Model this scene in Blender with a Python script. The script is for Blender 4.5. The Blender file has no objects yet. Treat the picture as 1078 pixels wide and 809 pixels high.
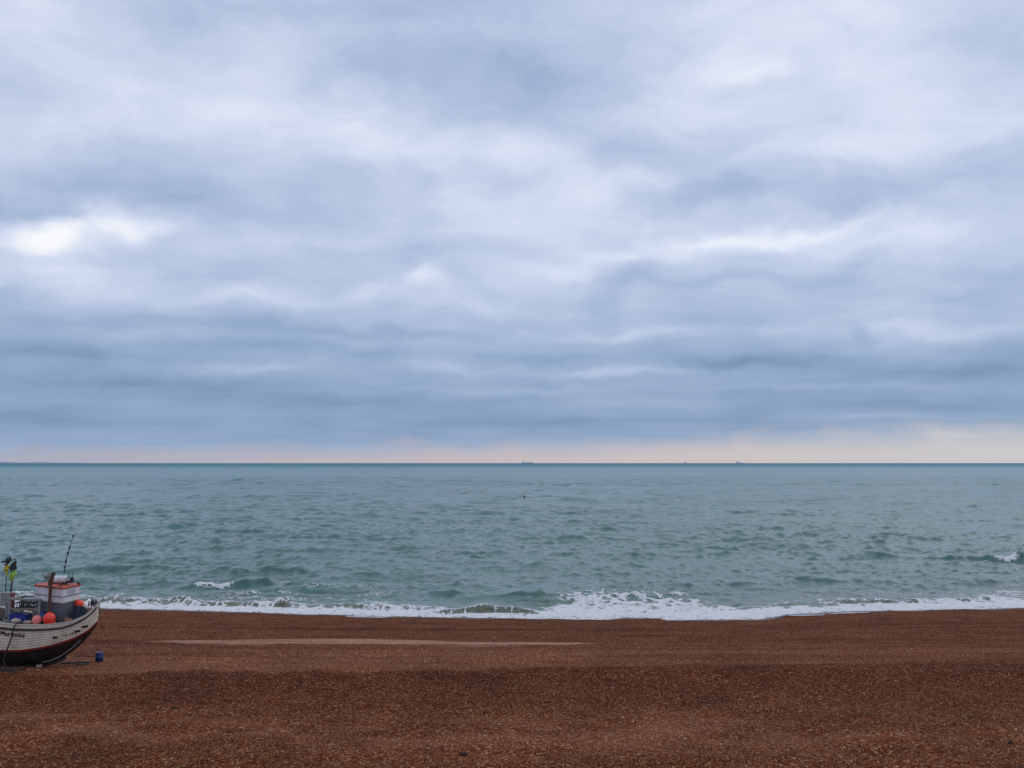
import bpy, bmesh, math, random
import numpy as np
from mathutils import Vector, Matrix, Euler
R = math.radians
sc = bpy.context.scene
col = sc.collection
rng = np.random.default_rng(11)
random.seed(5)

# ------------------------------------------------------------------ camera
cd = bpy.data.cameras.new('camera'); cam = bpy.data.objects.new('camera', cd); col.objects.link(cam)
cam.location = (0, 0, 13.0)
PITCH = math.atan(83.0/1000.0)
cam.rotation_euler = (math.pi/2 + PITCH, 0, 0)
cd.sensor_width = 36.0; cd.lens = 36.0*1000/1078
cd.clip_start = 0.5; cd.clip_end = 90000
sc.camera = cam

# ------------------------------------------------------------------ exposure
sc.view_settings.view_transform = 'Standard'
sc.view_settings.look = 'None'
sc.view_settings.exposure = 0.0
sc.view_settings.gamma = 1.0
sc.view_settings.use_curve_mapping = False

# ------------------------------------------------------------------ sun (veiled by the overcast)
SUN_EL, SUN_AZ = 55.0, 42.0            # azimuth measured from +Y towards +X
sd = bpy.data.lights.new('sun', 'SUN'); sun = bpy.data.objects.new('sun', sd); col.objects.link(sun)
sd.energy = 0.5; sd.angle = R(80); sd.color = (1.0, 0.95, 0.88)
sv = Vector((math.sin(R(SUN_AZ))*math.cos(R(SUN_EL)), math.cos(R(SUN_AZ))*math.cos(R(SUN_EL)), math.sin(R(SUN_EL))))
sun.rotation_euler = sv.to_track_quat('Z', 'Y').to_euler()
sun.location = (60, 60, 80)

# ------------------------------------------------------------------ world: Nishita sky behind an overcast deck
def lin(c):
    return tuple((x/12.92 if x <= .04045 else ((x+.055)/1.055)**2.4) for x in [v/255.0 for v in c])
world = bpy.data.worlds.new('World'); sc.world = world; world.use_nodes = True
nt = world.node_tree; nt.nodes.clear()
def N(tree, typ, **kw):
    n = tree.nodes.new(typ)
    for k, v in kw.items(): setattr(n, k, v)
    return n
def setin(tree, sock, v):
    if hasattr(v, 'is_output') or isinstance(v, bpy.types.NodeSocket): tree.links.new(v, sock)
    else: sock.default_value = v
def M(tree, op, a, b=None, c=None, clamp=False):
    n = N(tree, 'ShaderNodeMath', operation=op, use_clamp=clamp)
    setin(tree, n.inputs[0], a)
    if b is not None: setin(tree, n.inputs[1], b)
    if c is not None: setin(tree, n.inputs[2], c)
    return n.outputs[0]
def mapr(tree, v, a, b, c=0.0, d=1.0, smooth=False):
    n = N(tree, 'ShaderNodeMapRange', interpolation_type='SMOOTHSTEP' if smooth else 'LINEAR')
    setin(tree, n.inputs[0], v); n.inputs[1].default_value = a; n.inputs[2].default_value = b
    n.inputs[3].default_value = c; n.inputs[4].default_value = d
    return n.outputs[0]
def mixc(tree, f, a, b, blend='MIX'):
    n = N(tree, 'ShaderNodeMix', data_type='RGBA', blend_type=blend)
    setin(tree, n.inputs[0], f); setin(tree, n.inputs[6], a); setin(tree, n.inputs[7], b)
    return n.outputs[2]
def noise(tree, vec, scale, detail=4, rough=.5, dist=0.0, typ='FBM', normalize=True, out=0):
    n = N(tree, 'ShaderNodeTexNoise', noise_dimensions='3D', noise_type=typ, normalize=normalize)
    if vec is not None: tree.links.new(vec, n.inputs['Vector'])
    n.inputs['Scale'].default_value = scale; n.inputs['Detail'].default_value = detail
    n.inputs['Roughness'].default_value = rough; n.inputs['Distortion'].default_value = dist
    return n.outputs[out]
def ramp(tree, f, stops, interp='LINEAR'):
    n = N(tree, 'ShaderNodeValToRGB'); cr = n.color_ramp; cr.interpolation = interp
    while len(cr.elements) < len(stops): cr.elements.new(.5)
    for e, (p, c) in zip(cr.elements, stops):
        e.position = p; e.color = (*c, 1) if len(c) == 3 else c
    setin(tree, n.inputs[0], f)
    return n.outputs[0]
def comb(tree, x, y, z):
    n = N(tree, 'ShaderNodeCombineXYZ')
    setin(tree, n.inputs[0], x); setin(tree, n.inputs[1], y); setin(tree, n.inputs[2], z)
    return n.outputs[0]

def build_sky():
    t = nt
    tc = N(t, 'ShaderNodeTexCoord')
    sep = N(t, 'ShaderNodeSeparateXYZ'); t.links.new(tc.outputs['Generated'], sep.inputs[0])
    dx, dy, dz = sep.outputs
    az0 = M(t, 'MULTIPLY', M(t, 'ARCTAN2', dx, dy), 180/math.pi)
    el0 = M(t, 'MULTIPLY', M(t, 'ARCSINE', dz), 180/math.pi)
    # a flat cloud deck seen in perspective
    den = M(t, 'ADD', M(t, 'MAXIMUM', dz, 0.0), 0.10)
    deck = comb(t, M(t, 'DIVIDE', dx, den), M(t, 'DIVIDE', dy, den), 0.0)
    stre = N(t, 'ShaderNodeVectorMath', operation='MULTIPLY'); t.links.new(deck, stre.inputs[0]); stre.inputs[1].default_value = (.8, 1.25, 1)
    deck2 = stre.outputs[0]
    w1 = noise(t, deck2, 1.7, 3, .5)
    w2 = noise(t, comb(t, M(t, 'MULTIPLY', az0, .15), M(t, 'MULTIPLY', el0, .23), 3.1), 1.0, 5, .52)
    w3 = noise(t, comb(t, M(t, 'MULTIPLY', az0, .15), M(t, 'MULTIPLY', el0, .23), 9.7), 1.0, 5, .52)
    az = M(t, 'ADD', az0, M(t, 'MULTIPLY', M(t, 'SUBTRACT', w2, .5), 7.0))
    elw = M(t, 'MULTIPLY', M(t, 'SUBTRACT', w3, .5), 4.0)
    el = M(t, 'ADD', el0, M(t, 'MULTIPLY', elw, mapr(t, el0, 0.5, 8, .08, 1)))
    # banks and breaks in the deck: (azimuth, elevation, half widths, brightness)
    def d(px, py):
        c, s = math.cos(PITCH), math.sin(PITCH)
        x, u = (px-539)/1000, (404.5-py)/1000
        v = Vector((x, c-u*s, s+u*c)).normalized()
        return math.degrees(math.atan2(v.x, v.y)), math.degrees(math.asin(v.z))
    pk = .0573*.93
    acc = None
    for px, py, sx, sy, a in SKY_BLOBS:
        A, E = d(px, py)
        sub = N(t, 'ShaderNodeVectorMath', operation='SUBTRACT'); t.links.new(azel(t, az, el), sub.inputs[0]); sub.inputs[1].default_value = (A, E, 0)
        mul = N(t, 'ShaderNodeVectorMath', operation='MULTIPLY'); t.links.new(sub.outputs[0], mul.inputs[0]); mul.inputs[1].default_value = (1/(sx*pk), 1/(sy*pk), 0)
        dot = N(t, 'ShaderNodeVectorMath', operation='DOT_PRODUCT'); t.links.new(mul.outputs[0], dot.inputs[0]); t.links.new(mul.outputs[0], dot.inputs[1])
        g = M(t, 'POWER', 0.45, dot.outputs['Value'])
        acc = M(t, 'MULTIPLY_ADD', g, a, acc if acc is not None else 0.0)
    # brightness of the deck by elevation
    base = ramp(t, mapr(t, el0, 0, 60), [(p/60, (v, v, v)) for p, v in SKY_BASE])
    n1 = noise(t, deck2, 2.2, 7, .52, .25)
    n2 = noise(t, comb(t, M(t, 'MULTIPLY', az, .10), M(t, 'MULTIPLY', el, .27), 1.3), 1.0, 5, .5, .3)
    n3 = noise(t, comb(t, M(t, 'MULTIPLY', az, .26), M(t, 'MULTIPLY', el, .42), 5.3), 1.0, 6, .56, .2)
    b = M(t, 'ADD', base, acc)
    b = M(t, 'MULTIPLY_ADD', M(t, 'SUBTRACT', mapr(t, n1, .3, .7, 0, 1, True), .5), mapr(t, el0, 4, 16, .04, .10), b)
    b = M(t, 'MULTIPLY_ADD', M(t, 'SUBTRACT', mapr(t, n2, .28, .72, 0, 1, True), .5), mapr(t, el0, 2, 9, .10, .17), b)
    b = M(t, 'MULTIPLY_ADD', M(t, 'SUBTRACT', n3, .5), mapr(t, el0, 3, 12, .06, .17), b, clamp=True)
    cloud = ramp(t, b, [(p, tuple(10*x for x in lin(c))) for p, c in SKY_TONES])
    # clear pink strip under the deck, higher to the right
    top = mapr(t, az0, -8, 28, SKY_STRIP[0], SKY_STRIP[1], True)
    elh = M(t, 'ADD', el0, M(t, 'ADD', M(t, 'MULTIPLY', M(t, 'SUBTRACT', n2, .5), 1.8), M(t, 'MULTIPLY', M(t, 'SUBTRACT', n3, .5), mapr(t, el0, .3, 2, 0, 2.5))))
    warmf = M(t, 'SUBTRACT', 1.0, M(t, 'DIVIDE', elh, top), clamp=True)
    warmf = M(t, 'MULTIPLY', mapr(t, warmf, 0.0, .9, 0, 1, True), mapr(t, az0, -30, 20, .75, .97, True))
    warm = ramp(t, mapr(t, az0, -30, 30), [(p, tuple(10*x for x in lin(c))) for p, c in SKY_WARM])
    c1 = mixc(t, warmf, cloud, warm)
    sky = N(t, 'ShaderNodeTexSky', sky_type='NISHITA', sun_disc=False)
    sky.sun_elevation = R(SUN_EL); sky.sun_rotation = R(SUN_AZ); sky.altitude = 10
    c2 = mixc(t, .94, sky.outputs[0], c1)
    bg = N(t, 'ShaderNodeBackground'); t.links.new(c2, bg.inputs[0]); bg.inputs[1].default_value = 0.1
    out = N(t, 'ShaderNodeOutputWorld'); t.links.new(bg.outputs[0], out.inputs[0])
_azel = {}
def azel(t, az, el):
    if 'v' not in _azel: _azel['v'] = comb(t, az, el, 0.0)
    return _azel['v']
SKY_BASE = [(0, .36), (1.2, .27), (2.5, .22), (4.5, .25), (6.5, .36), (8, .45), (10, .55), (13, .60), (17, .64), (22, .66), (27, .64), (40, .62), (60, .62)]
SKY_TONES = [(0, (98, 125, 160)), (.2, (133, 159, 194)), (.4, (162, 182, 212)), (.6, (193, 205, 231)), (.8, (222, 229, 247)), (1, (252, 253, 255))]
SKY_STRIP = (1.25, 2.7)
SKY_WARM = [(0, (170, 172, 188)), (.3, (194, 180, 186)), (.6, (204, 193, 194)), (1, (203, 202, 205))]
SKY_BLOBS = [  # bright gap low on the left, its lower fringe
 (30, 250, 46, 12, .45), (85, 240, 40, 8, .25), (142, 234, 30, 12, .40), (60, 222, 90, 7, -.10), (75, 300, 70, 14, .14), (20, 275, 60, 10, .10),
 # grey above it, pale corner
 (0, 195, 80, 22, -.17), (195, 200, 110, 22, -.13), (110, 160, 70, 16, -.06), (40, 50, 90, 50, .14), (170, 30, 70, 30, -.05), (330, 60, 110, 40, -.07), (490, 45, 140, 55, -.19), (610, 95, 90, 40, -.12),
 # pale diagonal bank across the middle
 (280, 108, 70, 26, .10), (390, 125, 60, 20, .14), (470, 150, 60, 20, .10), (560, 158, 60, 20, .16), (630, 195, 60, 18, .13), (700, 225, 50, 14, .12), (430, 190, 90, 18, -.07), (520, 215, 70, 12, .05),
 # broken light upper right
 (755, 68, 34, 12, .10), (792, 75, 26, 10, .15), (830, 50, 110, 45, .10), (880, 20, 80, 24, .06), (930, 130, 110, 34, .13), (860, 160, 60, 20, .08), (1055, 60, 50, 60, -.12), (1060, 190, 60, 24, -.10),
 # the dark mass and the bright line under it
 (745, 200, 80, 17, -.26), (660, 160, 60, 18, -.14), (840, 212, 90, 10, -.10), (960, 205, 60, 14, -.08),
 (850, 240, 70, 9, .26), (745, 252, 60, 9, .20), (940, 250, 70, 10, .18), (650, 268, 60, 9, .15), (575, 284, 50, 9, .10),
 (830, 288, 190, 12, -.10), (480, 262, 110, 10, -.05), (620, 310, 80, 10, -.06), (1000, 300, 90, 16, -.06),
 # small tufts and the layered low band
 (436, 299, 26, 8, .20), (480, 320, 60, 8, .10), (300, 318, 90, 9, .09), (200, 262, 90, 10, .07),
 (160, 338, 120, 8, -.10), (400, 352, 130, 7, -.13), (250, 368, 160, 8, -.13), (60, 375, 120, 10, -.10),
 (660, 349, 90, 6, .13), (965, 352, 70, 8, .20), (930, 366, 40, 5, .06), (800, 350, 40, 6, .06), (904, 356, 12, 9, -.12),
 (780, 380, 110, 8, -.15), (560, 372, 90, 7, -.10), (1010, 385, 90, 8, -.10), (640, 393, 65, 5, .17), (270, 392, 60, 5, .13), (480, 388, 70, 4, .08),
 (130, 408, 160, 8, -.10), (880, 406, 120, 4, .09), (540, 412, 110, 4, .08), (300, 425, 180, 7, -.09), (700, 428, 120, 5, .06), (620, 445, 120, 5, -.06), (80, 445, 120, 8, -.07),
 (960, 424, 120, 6, -.07), (1020, 457, 30, 3, .22), (940, 438, 90, 3, .10), (870, 452, 60, 4, -.04)]
build_sky()

# ------------------------------------------------------------------ naming helpers
def tag(o, label=None, cat=None, group=None, kind=None):
    if label: o['label'] = label
    if cat: o['category'] = cat
    if group: o['group'] = group
    if kind: o['kind'] = kind
    return o
def empty(name, loc=(0, 0, 0), rz=0.0):
    o = bpy.data.objects.new(name, None); o.empty_display_size = .3
    o.location = loc; o.rotation_euler = (0, 0, rz); col.objects.link(o); return o
def copy_tree(o, parent=None):
    c = o.copy(); col.objects.link(c)
    if parent is not None: c.parent = parent
    for ch in [k for k in bpy.data.objects if k.parent == o]: copy_tree(ch, c)
    return c
class MB:
    def __init__(s): s.v = []; s.f = []
    def add(s, vs, fs):
        n = len(s.v); s.v += [tuple(v) for v in vs]; s.f += [tuple(i+n for i in f) for f in fs]; return s
    def box(s, c, d, rot=(0, 0, 0), taper=1.0):
        m = Euler(rot).to_matrix(); hx, hy, hz = d[0]/2, d[1]/2, d[2]/2
        vs = []
        for z in (-1, 1):
            k = taper if z > 0 else 1
            for x, y in ((-1, -1), (1, -1), (1, 1), (-1, 1)):
                vs.append(Vector(c)+m @ Vector((x*hx*k, y*hy*k, z*hz)))
        return s.add(vs, [(3, 2, 1, 0), (4, 5, 6, 7), (0, 1, 5, 4), (1, 2, 6, 5), (2, 3, 7, 6), (3, 0, 4, 7)])
    def tube(s, pts, r, n=8, caps=True):
        pts = [Vector(p) for p in pts]; rs = r if isinstance(r, (list, tuple)) else [r]*len(pts)
        vs = []; fs = []
        up = None
        for i, p in enumerate(pts):
            a = pts[max(i-1, 0)]; b = pts[min(i+1, len(pts)-1)]; t = (b-a).normalized()
            if up is None:
                up = Vector((0, 0, 1)) if abs(t.z) < .9 else Vector((1, 0, 0))
            x = t.cross(up).normalized(); y = x.cross(t).normalized(); up = y
            for k in range(n):
                q = 2*math.pi*k/n; vs.append(p+x*math.cos(q)*rs[i]+y*math.sin(q)*rs[i])
        for i in range(len(pts)-1):
            for k in range(n):
                k2 = (k+1) % n; fs.append((i*n+k, i*n+k2, (i+1)*n+k2, (i+1)*n+k))
        if caps: fs.append(tuple(range(n))); fs.append(tuple((len(pts)-1)*n+k for k in range(n))[::-1])
        return s.add(vs, fs)
    def ball(s, c, r, sc3=(1, 1, 1), n=16, m=10, bump=0.0, rot=(0, 0, 0), seed=0):
        rr = random.Random(seed); mt = Euler(rot).to_matrix(); vs = []; fs = []
        for i in range(m+1):
            th = math.pi*i/m
            for k in range(n):
                ph = 2*math.pi*k/n; q = r*(1+bump*rr.uniform(-1, 1))
                vs.append(Vector(c)+mt @ Vector((q*sc3[0]*math.sin(th)*math.cos(ph), q*sc3[1]*math.sin(th)*math.sin(ph), q*sc3[2]*math.cos(th))))
        for i in range(m):
            for k in range(n):
                k2 = (k+1) % n; fs.append((i*n+k, (i+1)*n+k, (i+1)*n+k2, i*n+k2))
        return s.add(vs, fs)
    def strip(s, a, b):      # quad strip between two polylines
        n = len(a); return s.add(list(a)+list(b), [(i, i+1, n+i+1, n+i) for i in range(n-1)])
    def build(s, name, mat, parent=None, smooth=False, bevel=0.0):
        me = bpy.data.meshes.new(name); me.from_pydata([tuple(v) for v in s.v], [], s.f)
        bm = bmesh.new(); bm.from_mesh(me)
        bmesh.ops.remove_doubles(bm, verts=bm.verts, dist=1e-5)
        bmesh.ops.recalc_face_normals(bm, faces=bm.faces); bm.to_mesh(me); bm.free()
        if smooth:
            me.polygons.foreach_set('use_smooth', [True]*len(me.polygons))
            me.set_sharp_from_angle(angle=R(50))
        me.materials.append(mat)
        o = bpy.data.objects.new(name, me); col.objects.link(o)
        if parent is not None: o.parent = parent
        if bevel:
            md = o.modifiers.new('bevel', 'BEVEL'); md.width = bevel; md.segments = 2; md.limit_method = 'ANGLE'
        return o

# ------------------------------------------------------------------ materials
def new_mat(name):
    m = bpy.data.materials.new(name); m.use_nodes = True; t = m.node_tree; t.nodes.clear()
    out = N(t, 'ShaderNodeOutputMaterial'); p = N(t, 'ShaderNodeBsdfPrincipled'); t.links.new(p.outputs[0], out.inputs[0])
    return m, t, p
def paint(name, c, rough=.5, dirt=(.16, .13, .10), amt=.35, scale=5.0, metal=0.0, streak=False):
    m, t, p = new_mat(name)
    tc = N(t, 'ShaderNodeTexCoord'); v = tc.outputs['Object']
    if streak:
        mp = N(t, 'ShaderNodeMapping'); t.links.new(v, mp.inputs[0]); mp.inputs[3].default_value = (1, 1, .22); v = mp.outputs[0]
    n = noise(t, v, scale, 6, .6); n2 = noise(t, tc.outputs['Object'], scale*6, 3, .6)
    f = M(t, 'MULTIPLY', mapr(t, M(t, 'ADD', n, M(t, 'MULTIPLY', n2, .4)), .62, .95, 0, 1, True), amt)
    t.links.new(mixc(t, f, (*c, 1), (*dirt, 1)), p.inputs['Base Color'])
    t.links.new(mapr(t, n, .3, .7, rough-.08, rough+.12), p.inputs['Roughness']); p.inputs['Metallic'].default_value = metal
    b = N(t, 'ShaderNodeBump'); b.inputs['Strength'].default_value = .12; b.inputs['Distance'].default_value = .01
    t.links.new(n2, b.inputs['Height']); t.links.new(b.outputs[0], p.inputs['Normal'])
    return m
MAT = dict(
 white=paint('cream_hull_paint', (.90, .80, .65), .5, (.36, .26, .17), .45, 3.0, streak=True),
 bottom=paint('black_bottom_paint', (.012, .013, .016), .55, (.07, .06, .055), .5, 4),
 red=paint('red_boot_paint', (.36, .03, .028), .5, (.10, .04, .03), .5, 6),
 strake=paint('dark_strake_paint', (.028, .026, .026), .5, (.12, .1, .08), .4, 6),
 gunwale=paint('gunwale_paint', (.52, .49, .45), .55, (.2, .14, .09), .6, 5),
 deck=paint('grey_deck_paint', (.16, .17, .17), .6, (.10, .07, .05), .6, 4),
 cabin=paint('white_cabin_paint', (.72, .71, .74), .42, (.35, .28, .22), .4, 4, streak=True),
 cabin_low=paint('slate_cabin_paint', (.105, .125, .15), .5, (.06, .05, .05), .4, 4),
 roof=paint('red_roof_paint', (.44, .075, .04), .55, (.24, .10, .07), .6, 6),
 navy=paint('navy_line_paint', (.05, .03, .11), .5, (.03, .03, .04), .3, 6),
 rust=paint('rusty_steel', (.085, .045, .03), .75, (.18, .07, .03), .6, 8),
 grey=paint('weathered_grey_metal', (.30, .30, .29), .5, (.16, .12, .09), .6, 6, .3),
 black=paint('black_rubber', (.016, .016, .018), .6, (.06, .055, .05), .5, 8),
 black_cloth=paint('black_flag_cloth', (.045, .045, .055), .9, (.05, .05, .06), .5, 10),
 yellow=paint('yellow_float', (.62, .50, .02), .5, (.3, .22, .04), .4, 8),
 lime=paint('lime_float', (.42, .62, .10), .5, (.2, .3, .08), .4, 8),
 orange=paint('orange_buoy', (.92, .055, .025), .35, (.7, .10, .06), .3, 6),
 pinkb=paint('faded_pink_buoy', (.80, .20, .15), .45, (.78, .42, .36), .7, 5),
 fender=paint('white_fender', (.70, .62, .62), .45, (.5, .25, .24), .5, 6),
 blue=paint('blue_plastic', (.012, .04, .27), .4, (.02, .03, .10), .4, 6),
 bluecask=paint('dark_blue_plastic', (.01, .022, .14), .4, (.02, .02, .05), .5, 6),
 net=paint('dark_net', (.03, .032, .034), .9, (.08, .075, .06), .7, 16),
 navynet=paint('navy_net', (.012, .016, .04), .9, (.04, .05, .07), .7, 14),
 canvas=paint('pale_canvas', (.48, .38, .34), .8, (.25, .14, .10), .6, 5),
 brown=paint('brown_rope', (.22, .12, .07), .85, (.10, .06, .04), .5, 12),
 rope=paint('dark_rope', (.035, .028, .026), .9, (.10, .08, .07), .5, 14),
 redrope=paint('red_rope', (.24, .05, .035), .8, (.12, .05, .04), .5, 14),
 timber=paint('tarred_timber', (.045, .033, .028), .85, (.13, .10, .08), .6, 5),
 letter=paint('black_letter_paint', (.03, .025, .03), .6, (.25, .2, .17), .5, 12),
 faint=paint('worn_letter_paint', (.36, .33, .30), .6, (.5, .45, .39), .6, 14),
 ship=paint('hazed_ship_paint', (.50, .62, .74), .6, (.08, .1, .13), .3, .02),  # distance haze put into the hull and house colours as pale blue
 shipw=paint('hazed_house_paint', (.42, .47, .53), .6, (.4, .42, .46), .3, .02),
 weed=paint('dry_seaweed', (.02, .013, .010), .8, (.06, .035, .02), .5, 14),
 dark=paint('dark_opening', (.008, .008, .009), .7, (.02, .02, .02), .3, 8),
 stone=paint('pale_stone', (.34, .35, .31), .8, (.2, .16, .12), .5, 8),
)

# ------------------------------------------------------------------ numpy noise
def _hash(ix, iy, seed):
    h = (ix.astype(np.int64)*374761393 + iy.astype(np.int64)*668265263 + seed*974634777) & 0xFFFFFFFF
    h = ((h ^ (h >> 13))*1274126177) & 0xFFFFFFFF
    return ((h ^ (h >> 16)) & 0xFFFFFF)/float(0xFFFFFF)
def vnoise(x, y, seed=0):
    ix = np.floor(x); iy = np.floor(y); fx = x-ix; fy = y-iy
    fx = fx*fx*fx*(fx*(fx*6-15)+10); fy = fy*fy*fy*(fy*(fy*6-15)+10)
    a = _hash(ix, iy, seed); b = _hash(ix+1, iy, seed); c = _hash(ix, iy+1, seed); d = _hash(ix+1, iy+1, seed)
    return (a*(1-fx)+b*fx)*(1-fy)+(c*(1-fx)+d*fx)*fy
def fbm(x, y, seed=0, oct=4, rough=.5):
    s = 0; a = 1; tot = 0
    for i in range(oct):
        s = s+a*vnoise(x*2**i+17.3*i, y*2**i-9.1*i, seed+i*31); tot += a; a *= rough
    return s/tot
def ridged(x, y, seed=0, oct=4):
    s = 0; a = 1; tot = 0
    for i in range(oct):
        s = s+a*(1-np.abs(2*vnoise(x*2**i+5.7*i, y*2**i+3.3*i, seed+i*17)-1)); tot += a; a *= .55
    return s/tot
def sstep(a, b, x):
    t = np.clip((x-a)/(b-a), 0, 1); return t*t*(3-2*t)
def grid_mesh(name, X, Y, Z, attrs, mat):
    h, w = X.shape
    co = np.stack([X, Y, Z], -1).reshape(-1, 3).astype(np.float32)
    idx = np.arange(h*w).reshape(h, w)
    q = np.stack([idx[:-1, :-1], idx[:-1, 1:], idx[1:, 1:], idx[1:, :-1]], -1).reshape(-1, 4).astype(np.int32)
    me = bpy.data.meshes.new(name)
    me.vertices.add(len(co)); me.vertices.foreach_set('co', co.ravel())
    me.loops.add(q.size); me.loops.foreach_set('vertex_index', q.ravel())
    me.polygons.add(len(q)); me.polygons.foreach_set('loop_start', np.arange(0, q.size, 4, dtype=np.int32))
    me.update(calc_edges=True)
    me.polygons.foreach_set('use_smooth', np.ones(len(q), bool))
    for k, a in attrs.items():
        at = me.attributes.new(k, 'FLOAT', 'POINT'); at.data.foreach_set('value', a.reshape(-1).astype(np.float32))
    me.materials.append(mat)
    o = bpy.data.objects.new(name, me); col.objects.link(o); return o

# ------------------------------------------------------------------ shoreline and beach profile
SHX = np.array([-160, -60, -45.8, -36.9, -28.4, -19.7, -11.2, -4.7, 4.8, 8.0, 9.3, 10.2, 12.2, 12.8, 20.7, 22.0, 23.6, 30, 38.9, 46.1, 60, 160])
SHY = np.array([90, 87, 86.35, 86.35, 85.3, 83.7, 82.1, 81.6, 80.7, 80.2, 81.2, 81.4, 81.4, 80.2, 80.6, 81.4, 83.0, 84.7, 85.8, 86.9, 88, 92])
def shore(x):
    return np.interp(x, SHX, SHY)+.35*(vnoise(x*.45, x*0+2., 4)-.5)+.22*(vnoise(x*1.7, x*0+7., 6)-.5)
PY = np.array([-80, 0, 12, 24, 30, 36, 39.5, 42.3, 44, 50, 60])
PZ = np.array([5.6, 5.1, 4.9, 4.74, 4.42, 4.02, 4.04, 4.17, 3.98, 3.35, 2.2])
def beach_z(x, y):
    s = shore(x)
    z1 = np.interp(y, PY, PZ)
    z1 = (z1+np.interp(y-.8, PY, PZ)+np.interp(y+.8, PY, PZ))/3
    z2 = 2.2*(s-y)/(s-60.0)
    z = np.where(y < 60, z1, z2)
    amp = sstep(84, 60, y)
    lump = (fbm(x*.22, y*.35, 3, 3)-.5)*.30*sstep(44, 30, y) + (fbm(x*.10, y*.55, 9, 3)-.5)*.16*amp + (fbm(x*1.3, y*1.6, 13, 3)-.5)*.10*amp*(.35+.65*sstep(46, 36, y))
    track = .05*np.sin(y*2.1+.25*np.sin(x*.11)+x*.012)*sstep(42.6, 44, y)*sstep(56, 50, y)
    bx, by = -21.7, 43.3                                        # trodden level patch under the boat
    fl = sstep(6.5, 3.5, np.hypot((x-bx)*.75, (y-by)*1.9))
    mound = .13*fl*np.exp(-((y-by+.75+.14*(x-bx))/.33)**2)*(.3+1.2*fbm(x*1.1, y*1.3, 15, 4))*sstep(3.2, 1.5, x-bx)
    return (z+lump+track)*(1-fl) + fl*(3.93-.04*(y-by)) + mound

# ------------------------------------------------------------------ shingle
def shingle_mat():
    m, t, p = new_mat('red_brown_shingle')
    g = N(t, 'ShaderNodeNewGeometry'); pos = g.outputs['Position']
    def att(n): a = N(t, 'ShaderNodeAttribute', attribute_name=n); return a.outputs['Fac']
    flat = N(t, 'ShaderNodeVectorMath', operation='MULTIPLY'); t.links.new(pos, flat.inputs[0]); flat.inputs[1].default_value = (1, 1, .3)
    pv = flat.outputs[0]
    def vor(scale):
        v = N(t, 'ShaderNodeTexVoronoi', feature='F1'); t.links.new(pv, v.inputs['Vector']); v.inputs['Scale'].default_value = scale
        return v
    v1, v2 = vor(26.0), vor(12.0)
    def chan(v, i):
        s = N(t, 'ShaderNodeSeparateColor'); t.links.new(v.outputs['Color'], s.inputs[0]); return s.outputs[i]
    pal = [(0, (.008, .002, .0008)), (.22, (.042, .0095, .003)), (.5, (.100, .0245, .0076)), (.76, (.165, .047, .0165)), (.90, (.25, .108, .052)), (.965, (.38, .24, .155)), (1, (.60, .48, .38))]
    c1 = ramp(t, chan(v1, 0), pal); c2 = ramp(t, chan(v2, 1), pal)
    big = mapr(t, noise(t, pv, 1.1, 5, .6), .42, .62, 0, 1, True)
    c = mixc(t, M(t, 'MULTIPLY_ADD', big, .35, .12), c1, c2)
    # broad tonal patches of sorted stone
    n = noise(t, pv, .35, 6, .62)
    c = mixc(t, 1.0, c, ramp(t, n, [(.3, (.80, .70, .58)), (.5, (1.16, 1.03, .86)), (.7, (1.46, 1.32, 1.08))]), 'MULTIPLY')
    c = mixc(t, att('pale'), c, mixc(t, .34, mixc(t, 1.0, c, (1.5, 1.6, 1.75, 1), 'MULTIPLY'), (.27, .115, .065, 1)))
    sandf = M(t, 'MULTIPLY', M(t, 'MULTIPLY_ADD', M(t, 'SUBTRACT', chan(v2, 2), .5), 1.1, att('sand'), clamp=True), mapr(t, att('sand'), .02, .25))
    c = mixc(t, sandf, c, (.42, .235, .155, 1))
    c = mixc(t, att('wet'), c, mixc(t, 1.0, c, (.66, .58, .56, 1), 'MULTIPLY'))
    t.links.new(c, p.inputs['Base Color'])
    t.links.new(mapr(t, att('sheen'), 0, 1, .95, .38), p.inputs['Roughness']); t.links.new(mapr(t, att('sheen'), 0, 1, .06, .4), p.inputs['Specular IOR Level'])
    c = mixc(t, att('sheen'), c, mixc(t, 1.0, c, (.55, .55, .55, 1), 'MULTIPLY')); t.links.new(c, p.inputs['Base Color'])
    b = N(t, 'ShaderNodeBump'); b.inputs['Strength'].default_value = .8; b.inputs['Distance'].default_value = .03
    t.links.new(M(t, 'SUBTRACT', M(t, 'MULTIPLY', v2.outputs['Distance'], -1.3), M(t, 'MULTIPLY', v1.outputs['Distance'], .9)), b.inputs['Height'])
    t.links.new(b.outputs[0], p.inputs['Normal'])
    return m
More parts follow.
